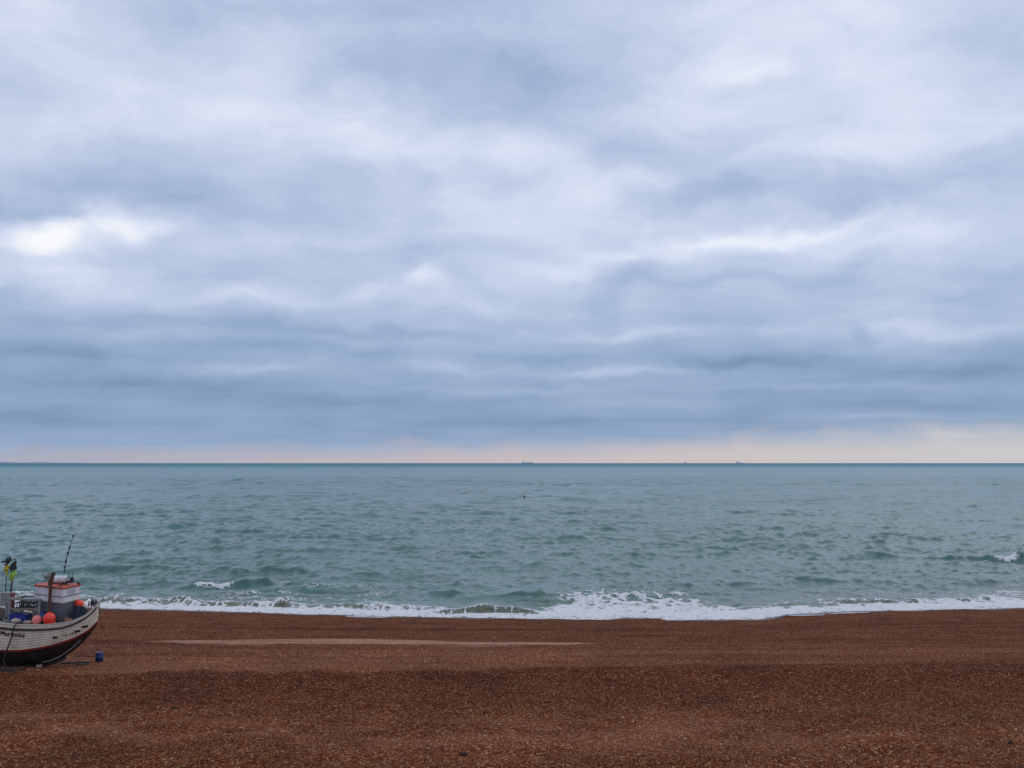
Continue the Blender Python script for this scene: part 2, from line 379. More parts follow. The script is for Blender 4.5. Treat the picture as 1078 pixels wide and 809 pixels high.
def build_beach():
    ys = np.concatenate([np.arange(-80, 8, 4.0), np.arange(8, 20, .4), np.arange(20, 48, .09), np.arange(48, 92, .12), np.arange(92, 130, 3.0)])
    u = np.concatenate([np.linspace(-3, -.85, 60, endpoint=False), np.linspace(-.85, .85, 900), np.linspace(.85, 3, 61)[1:]])
    U, Y = np.meshgrid(u, ys)
    X = U*np.maximum(np.abs(Y), 40.)
    Z = beach_z(X, Y)
    s = shore(X); q = s-Y
    ed = 42.2+.125*np.clip(X, -6, 40)+.75*(fbm(X*.12, Y*0+3, 20, 3)-.5)
    pale = sstep(-.45, .35, Y-ed+(fbm(X*.6, Y*.8, 21, 4)-.5)*1.3)*(.35+.9*fbm(X*.09, Y*.25, 22, 4))*sstep(57, 50, Y)*(.45+.55*fbm(X*.06, Y*1.4, 23, 4))
    pale = np.maximum(pale, .8*sstep(35.2, 32.5, Y+(fbm(X*.15, Y*.3, 27, 4)-.5)*6)*sstep(27.8, 30.5, Y+(fbm(X*.12, Y*.3, 29, 4)-.5)*5)*sstep(.3, .62, fbm(X*.35, Y*.5, 31, 5)))
    ragg = (fbm(X*.18, Y*.9, 41, 4)-.5)
    cy = 55.9-.055*(X+8)+1.1*(fbm(X*.22, Y*0+5, 46, 3)-.5)
    sand = sstep(1.0, .35, np.abs((Y-cy)/(3.1*np.clip(1-np.abs((X+8.5)/13.5)**2.2, .02, 1)))+ragg*1.5)*sstep(14.0, 11.5, np.abs(X+8.5))
    sand = sand*(.38+.72*sstep(.30, .62, fbm(X*.14, Y*1.9, 43, 5)))*(.75+.4*fbm(X*1.5, Y*3, 45, 3))
    wet = sstep(2.6, .6, q+(fbm(X*.3, Y*.5, 47, 3)-.5)*1.5)
    wet = np.maximum(wet, .75*sstep(.46, .64, fbm(X*.035, Y*.62, 51, 4))*sstep(43, 46, Y)*sstep(80, 70, Y))
    wet = np.maximum(wet, .62*sstep(.35, -.45, Y-ed+(fbm(X*.6, Y*.8, 21, 4)-.5)*1.3)*sstep(33, 38.5, Y+(fbm(X*.15, Y*.3, 27, 4)-.5)*5))
    o = grid_mesh('shingle_beach', X, Y, Z, dict(pale=pale, sand=sand, wet=wet, sheen=sstep(1.9, .3, q+(fbm(X*.4, Y*.6, 49, 4)-.5)*2.0)), shingle_mat())
    tag(o, kind='structure')
build_beach()

def build_pebbles(n=66000):
    ico = bmesh.new(); bmesh.ops.create_icosphere(ico, subdivisions=1, radius=1.0)
    bv = np.array([v.co[:] for v in ico.verts]); bf = np.array([[v.index for v in f.verts] for f in ico.faces]); ico.free()
    y = 21+(58-21)*rng.random(n)**1.25
    x = (rng.random(n)*2-1)*y*.72
    keep = sstep(.25, .6, fbm(x*.35, y*.5, 31, 5)) > rng.random(n)*.9
    keep &= ~((y > 36.5) & (y < 41.8) & (rng.random(n) > .25))
    x, y = x[keep], y[keep]; n = len(x)
    z = beach_z(x, y)
    r = .009+.013*rng.random(n)**2.4
    big = rng.random(n) > .994; r[big] *= 1.7
    sc3 = np.stack([r*(.8+.7*rng.random(n)), r*(.8+.5*rng.random(n)), r*(.45+.3*rng.random(n))], -1)
    a = rng.random(n)*6.283; ca, sa = np.cos(a), np.sin(a)
    jit = 1+.22*(rng.random((n, len(bv), 1))-.5)
    V = bv[None]*jit*sc3[:, None, :]
    X = V[..., 0]*ca[:, None]-V[..., 1]*sa[:, None]+x[:, None]; Y = V[..., 0]*sa[:, None]+V[..., 1]*ca[:, None]+y[:, None]
    Z = V[..., 2]+(z+sc3[:, 2]*.35)[:, None]
    co = np.stack([X, Y, Z], -1).reshape(-1, 3).astype(np.float32)
    F = (bf[None]+(np.arange(n)*len(bv))[:, None, None]).reshape(-1, 3).astype(np.int32)
    me = bpy.data.meshes.new('pebbles')
    me.vertices.add(len(co)); me.vertices.foreach_set('co', co.ravel())
    me.loops.add(F.size); me.loops.foreach_set('vertex_index', F.ravel())
    me.polygons.add(len(F)); me.polygons.foreach_set('loop_start', np.arange(0, F.size, 3, dtype=np.int32))
    me.update(calc_edges=True)
    at = me.attributes.new('tone', 'FLOAT', 'POINT'); at.data.foreach_set('value', np.repeat(rng.random(n), len(bv)).astype(np.float32))
    m, t, p = new_mat('loose_pebbles')
    a_ = N(t, 'ShaderNodeAttribute', attribute_name='tone')
    c = ramp(t, a_.outputs['Fac'], [(0, (.022, .006, .003)), (.30, (.085, .020, .007)), (.68, (.16, .046, .017)), (.86, (.26, .118, .06)), (.95, (.40, .27, .18)), (1, (.60, .50, .40))])
    t.links.new(c, p.inputs['Base Color']); p.inputs['Roughness'].default_value = .9; p.inputs['Specular IOR Level'].default_value = .1
    me.materials.append(m)
    o = bpy.data.objects.new('pebbles', me); col.objects.link(o)
    tag(o, 'loose rounded brown and pale pebbles strewn over the shingle beach', 'pebbles', kind='stuff')
build_pebbles()

# ------------------------------------------------------------------ sea
def px2x(px, y): return (px-539)/1000*y
CRESTS = [  # px of centre, distance, half length m, height, half width m, foam on the crest (px from, px to)
 (265, 101.5, 7.5, .80, 1.5, (212, 246)), (1062, 131, 11, .90, 1.7, (1034, 1056)), (425, 113, 6, .38, 1.6, None), (300, 117, 6, .42, 1.7, None),
 (860, 108, 5.5, .40, 1.4, None), (560, 96, 4, .36, 1.2, None), (655, 106, 4, .30, 1.3, None), (280, 185, 14, .42, 2.6, None),
 (120, 165, 9, .36, 2.4, None), (20, 215, 14, .5, 3, None), (960, 165, 10, .36, 2.4, None), (820, 240, 15, .45, 3, None), (640, 165, 9, .36, 2.2, None),
 (500, 140, 7, .34, 2, None), (720, 140, 7, .34, 2, None), (330, 145, 8, .4, 2, None), (600, 215, 14, .4, 3, None), (900, 135, 6, .36, 1.8, None),
 (400, 235, 14, .4, 3, None), (40, 130, 6, .35, 1.8, None), (150, 118, 6, .42, 1.7, None), (760, 122, 6, .35, 1.6, None), (340, 98, 4.5, .42, 1.3, None), (480, 98, 4.5, .40, 1.3, None)]
def build_sea():
    p = np.concatenate([np.arange(186, 24, -.20), np.arange(24, 4, -.08), np.arange(4, .25, -.04)])
    ys = 13000./p
    u = np.concatenate([np.linspace(-2.2, -.68, 110, endpoint=False), np.linspace(-.68, .68, 1500), np.linspace(.68, 2.2, 111)[1:]])
    U, Y = np.meshgrid(u, ys)
    X = U*Y
    dyr = np.abs(np.gradient(ys))
    s = shore(X); q = Y-s
    Z = np.zeros_like(X)
    near = ys < 1600
    # wind waves running in to the beach
    r = np.random.default_rng(3)
    Xn, Yn = X[near], Y[near]; dn = dyr[near][:, None]
    zz = np.zeros_like(Xn)
    grp = .72+.56*fbm(Xn*.02, Yn*.035, 61, 3)
    for i in range(84):
        lam = .55*(22/.55)**(r.random()**.95)
        th = r.normal(0, .40 if lam > 6 else .85)
        k = 2*math.pi/lam; kx, ky = k*math.sin(th), k*math.cos(th)
        st = .030 if lam < 1.2 else (.046 if lam < 4 else (.026 if lam < 9 else .016))
        w = np.clip((lam/dn-2.2)/2.0, 0, 1)
        rows = w[:, 0] > 0
        if not rows.any(): continue
        xr, yr = Xn[rows], Yn[rows]
        ph = kx*xr+ky*yr+r.random()*6.283
        if lam > 1.5: ph = ph+3.2*(vnoise(xr/(lam*2.6)+i*7.1, yr/(lam*1.6), 70+i)-.5)
        sn = np.sin(ph+.45*np.sin(ph))                          # steep face towards the beach
        if lam > 1.2:                                           # sharp short crests over flatter water
            patch = .25+1.9*sstep(.42, .72, vnoise(xr/(lam*1.9)+i*3.3, yr/(lam*2.4), 170+i))
            if lam > 3: patch = patch*(1+.6*sstep(150, 330, yr))
            zz[rows] += w[rows]*(st/k)*patch*(1.9*np.exp(1.7*(sn-1))-.75)
        else:
            zz[rows] += w[rows]*(st/k)*sn
    zz *= grp
    att = sstep(.5, 16, q[near])
    zz *= .12+.88*att
    Z[near] = zz
    foam = np.zeros_like(X); silt = np.zeros_like(X)
    for px, y0, hl, h, hw, fm in CRESTS:
        x0 = px2x(px, y0)
        msk = np.abs(ys-y0) < hw*7+4
        Xs, Ys = X[msk], Y[msk]
        yc = y0+(vnoise(Xs*.14, Xs*0+px, 80)-.5)*3.2+(vnoise(Xs*.5, Xs*0+px, 81)-.5)*1.1
        env = np.exp(-((Xs-x0)/hl)**2*1.2)*(.55+.9*vnoise(Xs*.3, Xs*0+px*3, 82))
        dd = Ys-yc                                    # steep face towards the beach, long back
        prof = np.where(dd < 0, np.exp(-(dd/(hw*.46))**2), np.exp(-(dd/(hw*1.7))**2))
        Z[msk] += 1.15*h*env*prof
        if fm:
            fx0, fx1 = px2x(fm[0], y0), px2x(fm[1], y0)
            fe = sstep(fx0-.6, fx0+.8, Xs)*sstep(fx1+1.2, fx1-.6, Xs)
            foam[msk] = np.maximum(foam[msk], fe*sstep(hw*.6, hw*.12, np.abs(dd+.1+.5*(vnoise(Xs*.8, Ys*.6, 85)-.5)))*(.45+1.25*fbm(Xs*.9, Ys*1.1, 84, 4)))
    # the breaker on the beach and the lace in front of it
    def tab(a): 
        xs = [(k-539)*.084 for k, _ in a]; return np.interp(X, xs, [v for _, v in a])
    wid = tab([(-300, 3), (0, 3), (105, 3), (300, 3.2), (400, 3.6), (470, 2.6), (560, 2.8), (620, 4.5), (700, 5.2), (760, 4.4), (830, 3.4), (900, 3.4), (1078, 3.8), (1400, 4)])
    lace = tab([(-300, 9), (0, 9), (105, 9), (300, 7.5), (400, 7.5), (450, 9), (478, 5), (560, 6), (592, 18), (640, 27), (700, 25), (760, 15), (830, 6), (900, 7), (1000, 7), (1078, 8), (1400, 9)])
    nr = near & (ys < 130)
    Xf, Yf, qf = X[nr], Y[nr], q[nr]
    wd, lc = wid[nr]*(.75+.5*vnoise(Xf*.35, Xf*0+1, 90)), lace[nr]*(.8+.4*vnoise(Xf*.25, Xf*0+4, 91))
    F = np.where(qf < wd, 1.0-.14*np.clip(qf/wd, 0, 1), .76-.60*np.clip((qf-wd)/np.maximum(lc-wd, .5), 0, 1.6))
    big = sstep(12, 20, lc)*.08
    nz = ridged(Xf*.75+.6*vnoise(Xf*.5, Yf*.7, 94), Yf*.85, 93, 5); n2 = fbm(Xf*1.9, Yf*2.2, 97, 4)
    Fm = F+big+1.15*(nz-.62)+.55*(n2-.5)
    Fm = np.where(qf < wd*.7, np.maximum(Fm, .66+.9*(n2-.45)), Fm)
    fm_ = sstep(.42, .78, Fm)*sstep(-.4, .02, qf)*(.80+.5*fbm(Xf*.9, Yf*2.6, 99, 4))
    # small plunging breaker: centre px, half length m, distance from the shoreline, height
    for px, hl, q0, h, gap in [(512, 4.4, 2.6, .46, 1.25), (430, 4.0, 4.4, .26, .3), (330, 7, 4.2, .24, .5), (225, 7, 4.3, .26, .6), (135, 5, 4.6, .24, .5), (20, 9, 4.6, .24, .5), (700, 6, 7.2, .22, .05), (1000, 10, 4.6, .24, .02), (640, 6, 13, .26, .05), (900, 7, 5.0, .2, .02)]:
        x0 = (px-539)*.084
        yc = q0+(vnoise(Xf*.35, Xf*0+px, 101)-.5)*1.6
        env = sstep(hl*1.15, hl*.75, np.abs(Xf-x0))*(.5+.9*vnoise(Xf*.8, Xf*0+px, 103))
        dd = qf-yc
        prof = np.where(dd < 0, np.exp(-(dd/.42)**2), np.exp(-(dd/1.5)**2))
        Z[nr] += h*env*prof
        face = env*np.exp(-((dd+.35)/.5)**2)
        holes = sstep(.40, .62, fbm(Xf*4.2, Yf*1.2+px, 105, 4)+.20*(gap-.5))
        fm_ = fm_*(1-np.clip(face*gap*1.4*holes, 0, 1))
        silt[nr] = np.maximum(silt[nr], np.clip(face*1.5*min(1, gap+.2), 0, 1))
        lip = env*np.exp(-((dd-.12)/.28)**2)*sstep(.42, .66, fbm(Xf*3.0, Yf*1.2+px, 107, 4))
        fm_ = np.maximum(fm_, lip)
    fm_ = fm_*(.72+.28*sstep(.1, 1.1, qf+1.6*(fbm(Xf*.8, Yf*1.6, 117, 4)-.5)))
    foam[nr] = np.maximum(foam[nr], fm_)
    silt[nr] = np.maximum(silt[nr], .35*sstep(16, 3, qf))
    # scattered foam scraps behind the break
    scr = sstep(.70, .78, ridged(Xf*.22, Yf*.5, 111, 4))*sstep(30, 8, qf)*.55*sstep(.45, .6, fbm(Xf*.06, Yf*.1, 113, 3))
    foam[nr] = np.maximum(foam[nr], scr)
    Z[nr] += foam[nr]*(.05+.10*(n2-.3))*sstep(.2, 1.5, qf)
    Z += np.where(q < 0, q*.35, .035*sstep(0, .4, q))
    m, t, pr = new_mat('channel_water')
    g = N(t, 'ShaderNodeNewGeometry'); pos = g.outputs['Position']
    sp = N(t, 'ShaderNodeSeparateXYZ'); t.links.new(pos, sp.inputs[0]); yy = sp.outputs[1]
    def atr(n): a = N(t, 'ShaderNodeAttribute', attribute_name=n); return a.outputs['Fac']
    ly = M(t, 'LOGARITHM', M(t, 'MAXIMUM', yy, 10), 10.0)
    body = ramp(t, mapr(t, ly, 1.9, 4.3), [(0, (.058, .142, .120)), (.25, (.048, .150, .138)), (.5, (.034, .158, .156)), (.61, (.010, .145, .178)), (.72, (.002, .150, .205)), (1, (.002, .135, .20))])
    pat = noise(t, comb(t, M(t, 'MULTIPLY', sp.outputs[0], .012), M(t, 'MULTIPLY', yy, .02), 0), 1.0, 5, .6)
    body = mixc(t, 1.0, body, ramp(t, pat, [(.3, (.80, .82, .84)), (.7, (1.2, 1.18, 1.16))]), 'MULTIPLY')
    fn_early = noise(t, pos, 2.2, 5, .65)
    body = mixc(t, M(t, 'MULTIPLY', atr('silt'), .8), body, ramp(t, fn_early, [(.3, (.085, .078, .042)), (.7, (.19, .175, .115))]))
    fo = atr('foam')
    st = N(t, 'ShaderNodeVectorMath', operation='MULTIPLY'); t.links.new(pos, st.inputs[0]); st.inputs[1].default_value = (1, 1.5, 1)
    fn = noise(t, st.outputs[0], 3.2, 6, .65)
    fl = N(t, 'ShaderNodeTexVoronoi', feature='DISTANCE_TO_EDGE'); fl.inputs['Scale'].default_value = 1.7
    wv = N(t, 'ShaderNodeVectorMath', operation='MULTIPLY_ADD'); fnv = N(t, 'ShaderNodeTexNoise'); t.links.new(st.outputs[0], fnv.inputs['Vector']); fnv.inputs['Scale'].default_value = 1.6; fnv.inputs['Detail'].default_value = 4
    t.links.new(fnv.outputs['Color'], wv.inputs[0]); wv.inputs[1].default_value = (.9, .9, 0); t.links.new(st.outputs[0], wv.inputs[2]); t.links.new(wv.outputs[0], fl.inputs['Vector'])
    lc_ = mapr(t, fl.outputs['Distance'], 0, .34, .38, -.38)
    ff = mapr(t, M(t, 'ADD', fo, M(t, 'ADD', M(t, 'MULTIPLY', M(t, 'SUBTRACT', fn, .5), 1.1), M(t, 'MULTIPLY', lc_, mapr(t, fo, .75, 1.0, 1.0, .25)))), .34, .86, 0, 1, True)
    ff = M(t, 'MULTIPLY', ff, mapr(t, fo, .02, .15))
    fcol = ramp(t, fn, [(.3, (.56, .55, .55)), (.6, (.80, .79, .78))])
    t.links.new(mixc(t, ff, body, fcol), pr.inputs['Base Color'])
    rgh = M(t, 'ADD', mapr(t, ly, 1.9, 3.3, .06, .22), mapr(t, ly, 3.3, 3.75, 0, .34))
    mr = N(t, 'ShaderNodeMix', data_type='FLOAT'); t.links.new(ff, mr.inputs[0]); t.links.new(rgh, mr.inputs[2]); mr.inputs[3].default_value = .85
    t.links.new(mr.outputs[0], pr.inputs['Roughness'])
    pr.inputs['IOR'].default_value = 1.333
    ms = N(t, 'ShaderNodeVectorMath', operation='MULTIPLY'); t.links.new(pos, ms.inputs[0]); ms.inputs[1].default_value = (.55, 1.0, 1)
    b1 = noise(t, ms.outputs[0], 2.0, 5, .62, .3)
    b2 = noise(t, ms.outputs[0], .60, 5, .62, .4)
    b3 = noise(t, ms.outputs[0], .085, 5, .62, .3)
    bm_ = N(t, 'ShaderNodeBump'); bm_.inputs['Strength'].default_value = 1.0; bm_.inputs['Distance'].default_value = 1.0
    hb = M(t, 'ADD', M(t, 'MULTIPLY', b1, mapr(t, yy, 80, 300, .10, .06)), M(t, 'ADD', M(t, 'MULTIPLY', b2, mapr(t, ly, 1.95, 2.7, .05, .34)), M(t, 'MULTIPLY', b3, mapr(t, ly, 2.2, 3.3, .1, 5.0))))
    t.links.new(M(t, 'ADD', hb, M(t, 'MULTIPLY', M(t, 'MULTIPLY', ff, fn), .12)), bm_.inputs['Height'])
    t.links.new(bm_.outputs[0], pr.inputs['Normal'])
    o = grid_mesh('sea', X, Y, Z, dict(foam=foam, silt=silt), m)
    tag(o, kind='structure')
build_sea()

# stranded scraps of foam above the swash line
def foam_scraps():
    m, t, p = new_mat('stranded_foam'); p.inputs['Base Color'].default_value = (.72, .74, .78, 1); p.inputs['Roughness'].default_value = .9
    for cx, cy, L, lab in [(-12.3, 81.0, 1.7, 'white scrap of foam stranded above the swash left of the breaker'),
                           (24.9, 81.6, 1.5, 'white scrap of foam stranded in the notch right of the foam tongue'),
                           (29.0, 83.0, 1.7, 'thin white foam streak stranded at the right part of the shoreline')]:
        b = MB(); n = 60
        lo, hi, top = [], [], []
        for i in range(n+1):
            x = cx-L+2*L*i/n; w = (.32*math.sin(math.pi*i/n)**.6)*(.35+1.0*float(vnoise(np.array([x*2.6]), np.array([cy]), 7)[0]))
            yc = cy+.5*(float(vnoise(np.array([x*.7]), np.array([cy+3]), 8)[0])-.5)
            for lst, yo, h in ((lo, -w, .004), (top, 0, .03), (hi, w, .004)):
                z = float(beach_z(np.array([x]), np.array([yc+yo]))[0]); lst.append((x, yc+yo, z+h))
        b.strip(lo, top); b.strip(top, hi)
        o = b.build('sea_foam', m, smooth=True); tag(o, lab, 'foam', 'foam scraps left on the beach')
foam_scraps()

# ------------------------------------------------------------------ far coast and ships
def headland():
    b = MB(); n = 60; a, c, top = [], [], []
    for i in range(n+1):
        x = -16500+7000*i/n; h = 62*(1-(i/n))**.5*(.8+.3*math.sin(i*.7)*math.sin(i*.23))
        a.append((x, 21000, -3)); top.append((x, 21400, max(h, 0)+2)); c.append((x, 23000, -3))
    b.strip(a, top); b.strip(top, c)
    m = paint('far_cliff', (.22, .29, .36), .9, (.14, .16, .18), .5, .002)
    tag(b.build('headland', m, smooth=True), kind='structure')
headland()
def ship(x, y, L, label, houses, masts, hull_h=16):
    e = empty('cargo_ship', (x, y, -1)); tag(e, label, 'ship', 'cargo ships on the horizon')
    W_ = L*.14; b = MB(); secs = []
    for fx, fw, rise in ((-.5, .7, .1), (-.47, 1, 0), (.3, 1, 0), (.42, .7, .12), (.5, .04, .3)):
        w = W_*fw/2; secs.append([(fx*L-(0.02*L if fx > .45 else 0), -w*.7, 0), (fx*L, -w, hull_h*(1+rise)), (fx*L, w, hull_h*(1+rise)), (fx*L-(0.02*L if fx > .45 else 0), w*.7, 0)])
    vs = [p for s_ in secs for p in s_]; fs = []
    for i in range(len(secs)-1):
        for k in range(4): fs.append((i*4+k, i*4+(k+1) % 4, i*4+4+(k+1) % 4, i*4+4+k))
    fs += [(0, 1, 2, 3), tuple(len(vs)-4+k for k in range(4))]
    b.add(vs, fs); b.build('ship_hull', MAT['ship'], e)
    for fx, l, h in houses:
        h_ = MB().box((fx*L, 0, hull_h+h/2+.3), (l, W_*.85, h)).box((fx*L, 0, hull_h+h+2.5), (l*.7, W_*.95, 4)); o = h_.build('superstructure', MAT['shipw'], e)
        MB().box((fx*L-l*.1, 0, hull_h+h+9), (l*.3, l*.3, 9), taper=.8).build('funnel', MAT['ship'], o)
    for fx, h in masts:
        MB().tube([(fx*L, 0, hull_h), (fx*L, 0, hull_h+h)], [1.6, .9], 8).tube([(fx*L, 0, hull_h+h*.55), (fx*L+h*.7, 0, hull_h+h*.85)], [.9, .6], 6).build('crane', MAT['ship'], e)
ship(248, 15200, 165, 'long grey-blue cargo ship on the horizon near the middle, largest of the three', [(-.40, 20, 12)], [(-.05, 10), (.2, 10), (.43, 14)], 20)
ship(4200, 17600, 120, 'mid-sized cargo ship on the horizon, rightmost of the three', [(-.36, 20, 20)], [(.1, 18), (.35, 16)], 17)
ship(3560, 19600, 62, 'tiny distant cargo ship on the horizon, smallest of the three', [(-.3, 14, 22)], [(.2, 30)], 14)
e = empty('marker_buoy', (4.7, 364, .1)); tag(e, 'small black marker buoy afloat alone far out on the open sea', 'buoy')
MB().ball((0, 0, .15), .36, (1, 1, .8)).build('float', MAT['black'], e, smooth=True)
MB().tube([(0, 0, .3), (.03, 0, .62)], .05, 8).box((.03, 0, .62), (.16, .05, .12)).build('topmark', MAT['black'], e)

# ------------------------------------------------------------------ fishing boat
PHI = R(-8); BO = Vector((-21.75, 43.4, 3.95))
BM = Matrix.Translation(BO) @ Matrix.Rotation(PHI, 4, 'Z')
def on_boat(x, y, z): return BM @ Vector((x, y, z))
HX = [-5.2, -4.6, -3.6, -2.2, -0.8, 0.4, 1.3, 1.9, 2.4, 2.8, 3.1, 3.28, 3.36]
HB = [0.02, .55, 1.0, 1.28, 1.38, 1.38, 1.32, 1.2, 1.03, .80, .53, .27, .02]
HS = [3.05, 2.85, 2.62, 2.34, 2.11, 2.02, 2.02, 2.05, 2.10, 2.19, 2.36, 2.58, 2.8]
HK = [1.6, .5, .15, .04, .03, .06, .22, .46, .82, 1.2, 1.56, 1.78, 1.92]
HW = [1.15, 1.02, .9, .8, .76, .80, .94, 1.07, 1.23, 1.42, 1.64, 1.86, 1.99]
def ip(a, x): 
    # smooth interpolation of the table
    return float(np.mean([np.interp(x+d_, HX, a) for d_ in (-.12, -.06, 0, .06, .12)])) if -5 < x < 3.0 else float(np.interp(x, HX, a))
def half(x, z):
    k, s_ = ip(HK, x), ip(HS, x)
    t_ = min(max((z-k)/(s_-k), 0), 1.05)
    return ip(HB, x)*t_**float(np.interp(x, [-5, -3, 0, 1.5, 3.36], [.9, .6, .42, .45, .55]))
ST = list(np.linspace(-5.2, 2.2, 46))+[2.2+1.16*(1-(1-i/26)**1.7) for i in range(1, 27)]
boat = empty('fishing_boat', BO, PHI)
tag(boat, 'clinker-built cream fishing boat with black bottom and red-roofed wheelhouse hauled up on the shingle', 'fishing boat')
def ring(zf, off=0.0, side=-1):
    return [(x, side*(half(x, zf(x))+off), zf(x)) for x in ST]
def loop(zf, off=0.0):
    a = ring(zf, off, -1); return a+ring(zf, off, 1)[::-1]
def hull_sheet(name, mat, zlo, zhi, n, lap=0.0):
    b = MB()
    for i in range(n):
        f0, f1 = i/n, (i+1)/n
        za = lambda x, f=f0: zlo(x)+(zhi(x)-zlo(x))*f
        zb = lambda x, f=f1: zlo(x)+(zhi(x)-zlo(x))*f
        lo, hi = loop(za, lap), loop(zb, 0.0)
        b.strip(lo, hi)
        if lap: b.strip(loop(za, 0.0), lo)
    return b.build(name, mat, boat, smooth=True)
SH = lambda x: ip(HS, x); KL = lambda x: ip(HK, x); WLn = lambda x: ip(HW, x)
hull_sheet('hull_bottom', MAT['bottom'], KL, WLn, 9)
hull_sheet('boot_stripe', MAT['red'], WLn, lambda x: WLn(x)+.10*min(1, (SH(x)-WLn(x))/.9), 1, .012)
TOP0 = lambda x: WLn(x)+.095*min(1, (SH(x)-WLn(x))/.9)
tp = hull_sheet('hull_planking', MAT['white'], TOP0, SH, 9, .032)
# dark strips along the plank laps: seam dirt with lap shadow painted in
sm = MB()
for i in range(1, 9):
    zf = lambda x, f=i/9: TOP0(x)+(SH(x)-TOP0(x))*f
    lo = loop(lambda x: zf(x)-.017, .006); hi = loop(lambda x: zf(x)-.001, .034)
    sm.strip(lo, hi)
sm.build('plank_seam_shade', paint('seam_grime_and_shade', (.44, .38, .30), .8, (.08, .06, .05), .6, 4), boat, smooth=True)
def sweep(name, mat, zf, off, w, h, parent=boat, both=True, xr=(-5.2, 3.36)):
    b = MB(); s_ = [x for x in ST if xr[0] <= x <= xr[1]]
    for side in ((-1, 1) if both else (-1,)):
        rows = []
        for oy, oz in ((off, -h/2), (off+w, -h/2), (off+w, h/2), (off, h/2)):
            rows.append([(x, side*(half(x, zf(x))+oy), zf(x)+oz) for x in s_])
        for k in range(4): b.strip(rows[k], rows[(k+1) % 4])
        b.add([r_[0] for r_ in rows], [(0, 1, 2, 3)]); b.add([r_[-1] for r_ in rows], [(0, 1, 2, 3)])
    return b.build(name, mat, parent, smooth=True)
sweep('rubbing_strake', MAT['strake'], lambda x: SH(x)-.20*min(1, (SH(x)-KL(x))/1.3), -.01, .075, .085)
sweep('gunwale', MAT['gunwale'], lambda x: SH(x)+.012, -.11, .15, .05)
sweep('bilge_strip', paint('scraped_bilge', (.34, .34, .36), .6, (.05, .05, .05), .6, 9), lambda x: KL(x)+.09*min(1, 1), .0, .03, .035, both=True, xr=(0.9, 2.75))
b = MB(); zf = lambda x: max(KL(x)+.3, SH(x)-.62)                         # bulwark lining
b.strip([(x, -max(half(x, SH(x))-.1, 0), SH(x)) for x in ST], [(x, -max(half(x, zf(x))-.1, 0), zf(x)) for x in ST])
b.strip([(x, max(half(x, SH(x))-.1, 0), SH(x)) for x in ST], [(x, max(half(x, zf(x))-.1, 0), zf(x)) for x in ST])
b.build('bulwark_lining', paint('brown_bulwark', (.12, .085, .065), .8, (.04, .035, .03), .6, 5), boat, smooth=True)
b = MB(); b.strip([(x, -max(half(x, zf(x)+.04)-.06, .0), zf(x)+.04) for x in ST], [(x, max(half(x, zf(x)+.04)-.06, .0), zf(x)+.04) for x in ST])
b.build('deck', MAT['deck'], boat, smooth=True)
b = MB(); ks = [x for x in np.linspace(-4.4, 1.9, 30)]
rows = [[(x, -.07, KL(x)-.14) for x in ks], [(x, .07, KL(x)-.14) for x in ks], [(x, .06, KL(x)+.06) for x in ks], [(x, -.06, KL(x)+.06) for x in ks]]
for k in range(4): b.strip(rows[k], rows[(k+1) % 4])
b.add([r_[-1] for r_ in rows], [(0, 1, 2, 3)]); b.add([r_[0] for r_ in rows], [(0, 1, 2, 3)])
b.build('keel', MAT['timber'], boat)
def hull_patch(name, mat, x0, x1, z0, z1, off=.062):
    b = MB(); xs = np.linspace(x0, x1, 5)
    b.strip([(x, -(half(x, z0)+off), z0+(x-x0)*.10) for x in xs], [(x, -(half(x, z1)+off), z1+(x-x0)*.10) for x in xs])
    b.strip([(x, -(half(x, z1)+off), z1+(x-x0)*.10) for x in xs], [(x, -(half(x, z1)-.05), z1+(x-x0)*.10) for x in xs])
    return b.build(name, mat, boat)
for x, z in ((2.00, 1.46), (2.80, 1.68), (3.04, 1.86)): hull_patch('scupper', MAT['dark'], x-.085, x+.085, z-.045, z+.045)
# lettering painted on the planks
def lettering(name, txt, x0, z0, length, height, slope, mat, shear=0.0):
    cu = bpy.data.curves.new('lettering', 'FONT'); cu.body = txt; cu.size = 1; cu.shear = shear; cu.resolution_u = 3; cu.offset = .018
    ob = bpy.data.objects.new('tmp', cu); col.objects.link(ob)
    dg = bpy.context.evaluated_depsgraph_get(); me = bpy.data.meshes.new_from_object(ob.evaluated_get(dg))
    bpy.data.objects.remove(ob)
    bm = bmesh.new(); bm.from_mesh(me); bmesh.ops.triangulate(bm, faces=bm.faces)
    bmesh.ops.subdivide_edges(bm, edges=[e_ for e_ in bm.edges if e_.calc_length() > .15], cuts=2)
    w = max(v.co.x for v in bm.verts); h = .72
    for v in bm.verts:
        x = x0+v.co.x/w*length; z = z0+v.co.y/h*height+slope*(x-x0)
        v.co = (x, -(half(x, z)+.046), z)
    bm.to_mesh(me); bm.free(); me.materials.append(mat); me.name = name
    o = bpy.data.objects.new(name, me); col.objects.link(o); o.parent = boat; return o
lettering('name_lettering', 'Marigold', -.44, 1.585, 1.20, .20, -.10, MAT['letter'], .25)
for x, w in ((2.26, .07), (2.37, .07), (2.52, .05), (2.60, .06), (2.70, .05)):
    z0 = 1.50+.14*(x-2.26); b = MB()
    b.strip([(x, -(half(x, z0)+.048), z0), (x+w, -(half(x+w, z0)+.048), z0)], [(x, -(half(x, z0+.10)+.048), z0+.10), (x+w, -(half(x+w, z0+.1)+.048), z0+.10)])
    b.build('worn_number', MAT['faint'], boat)

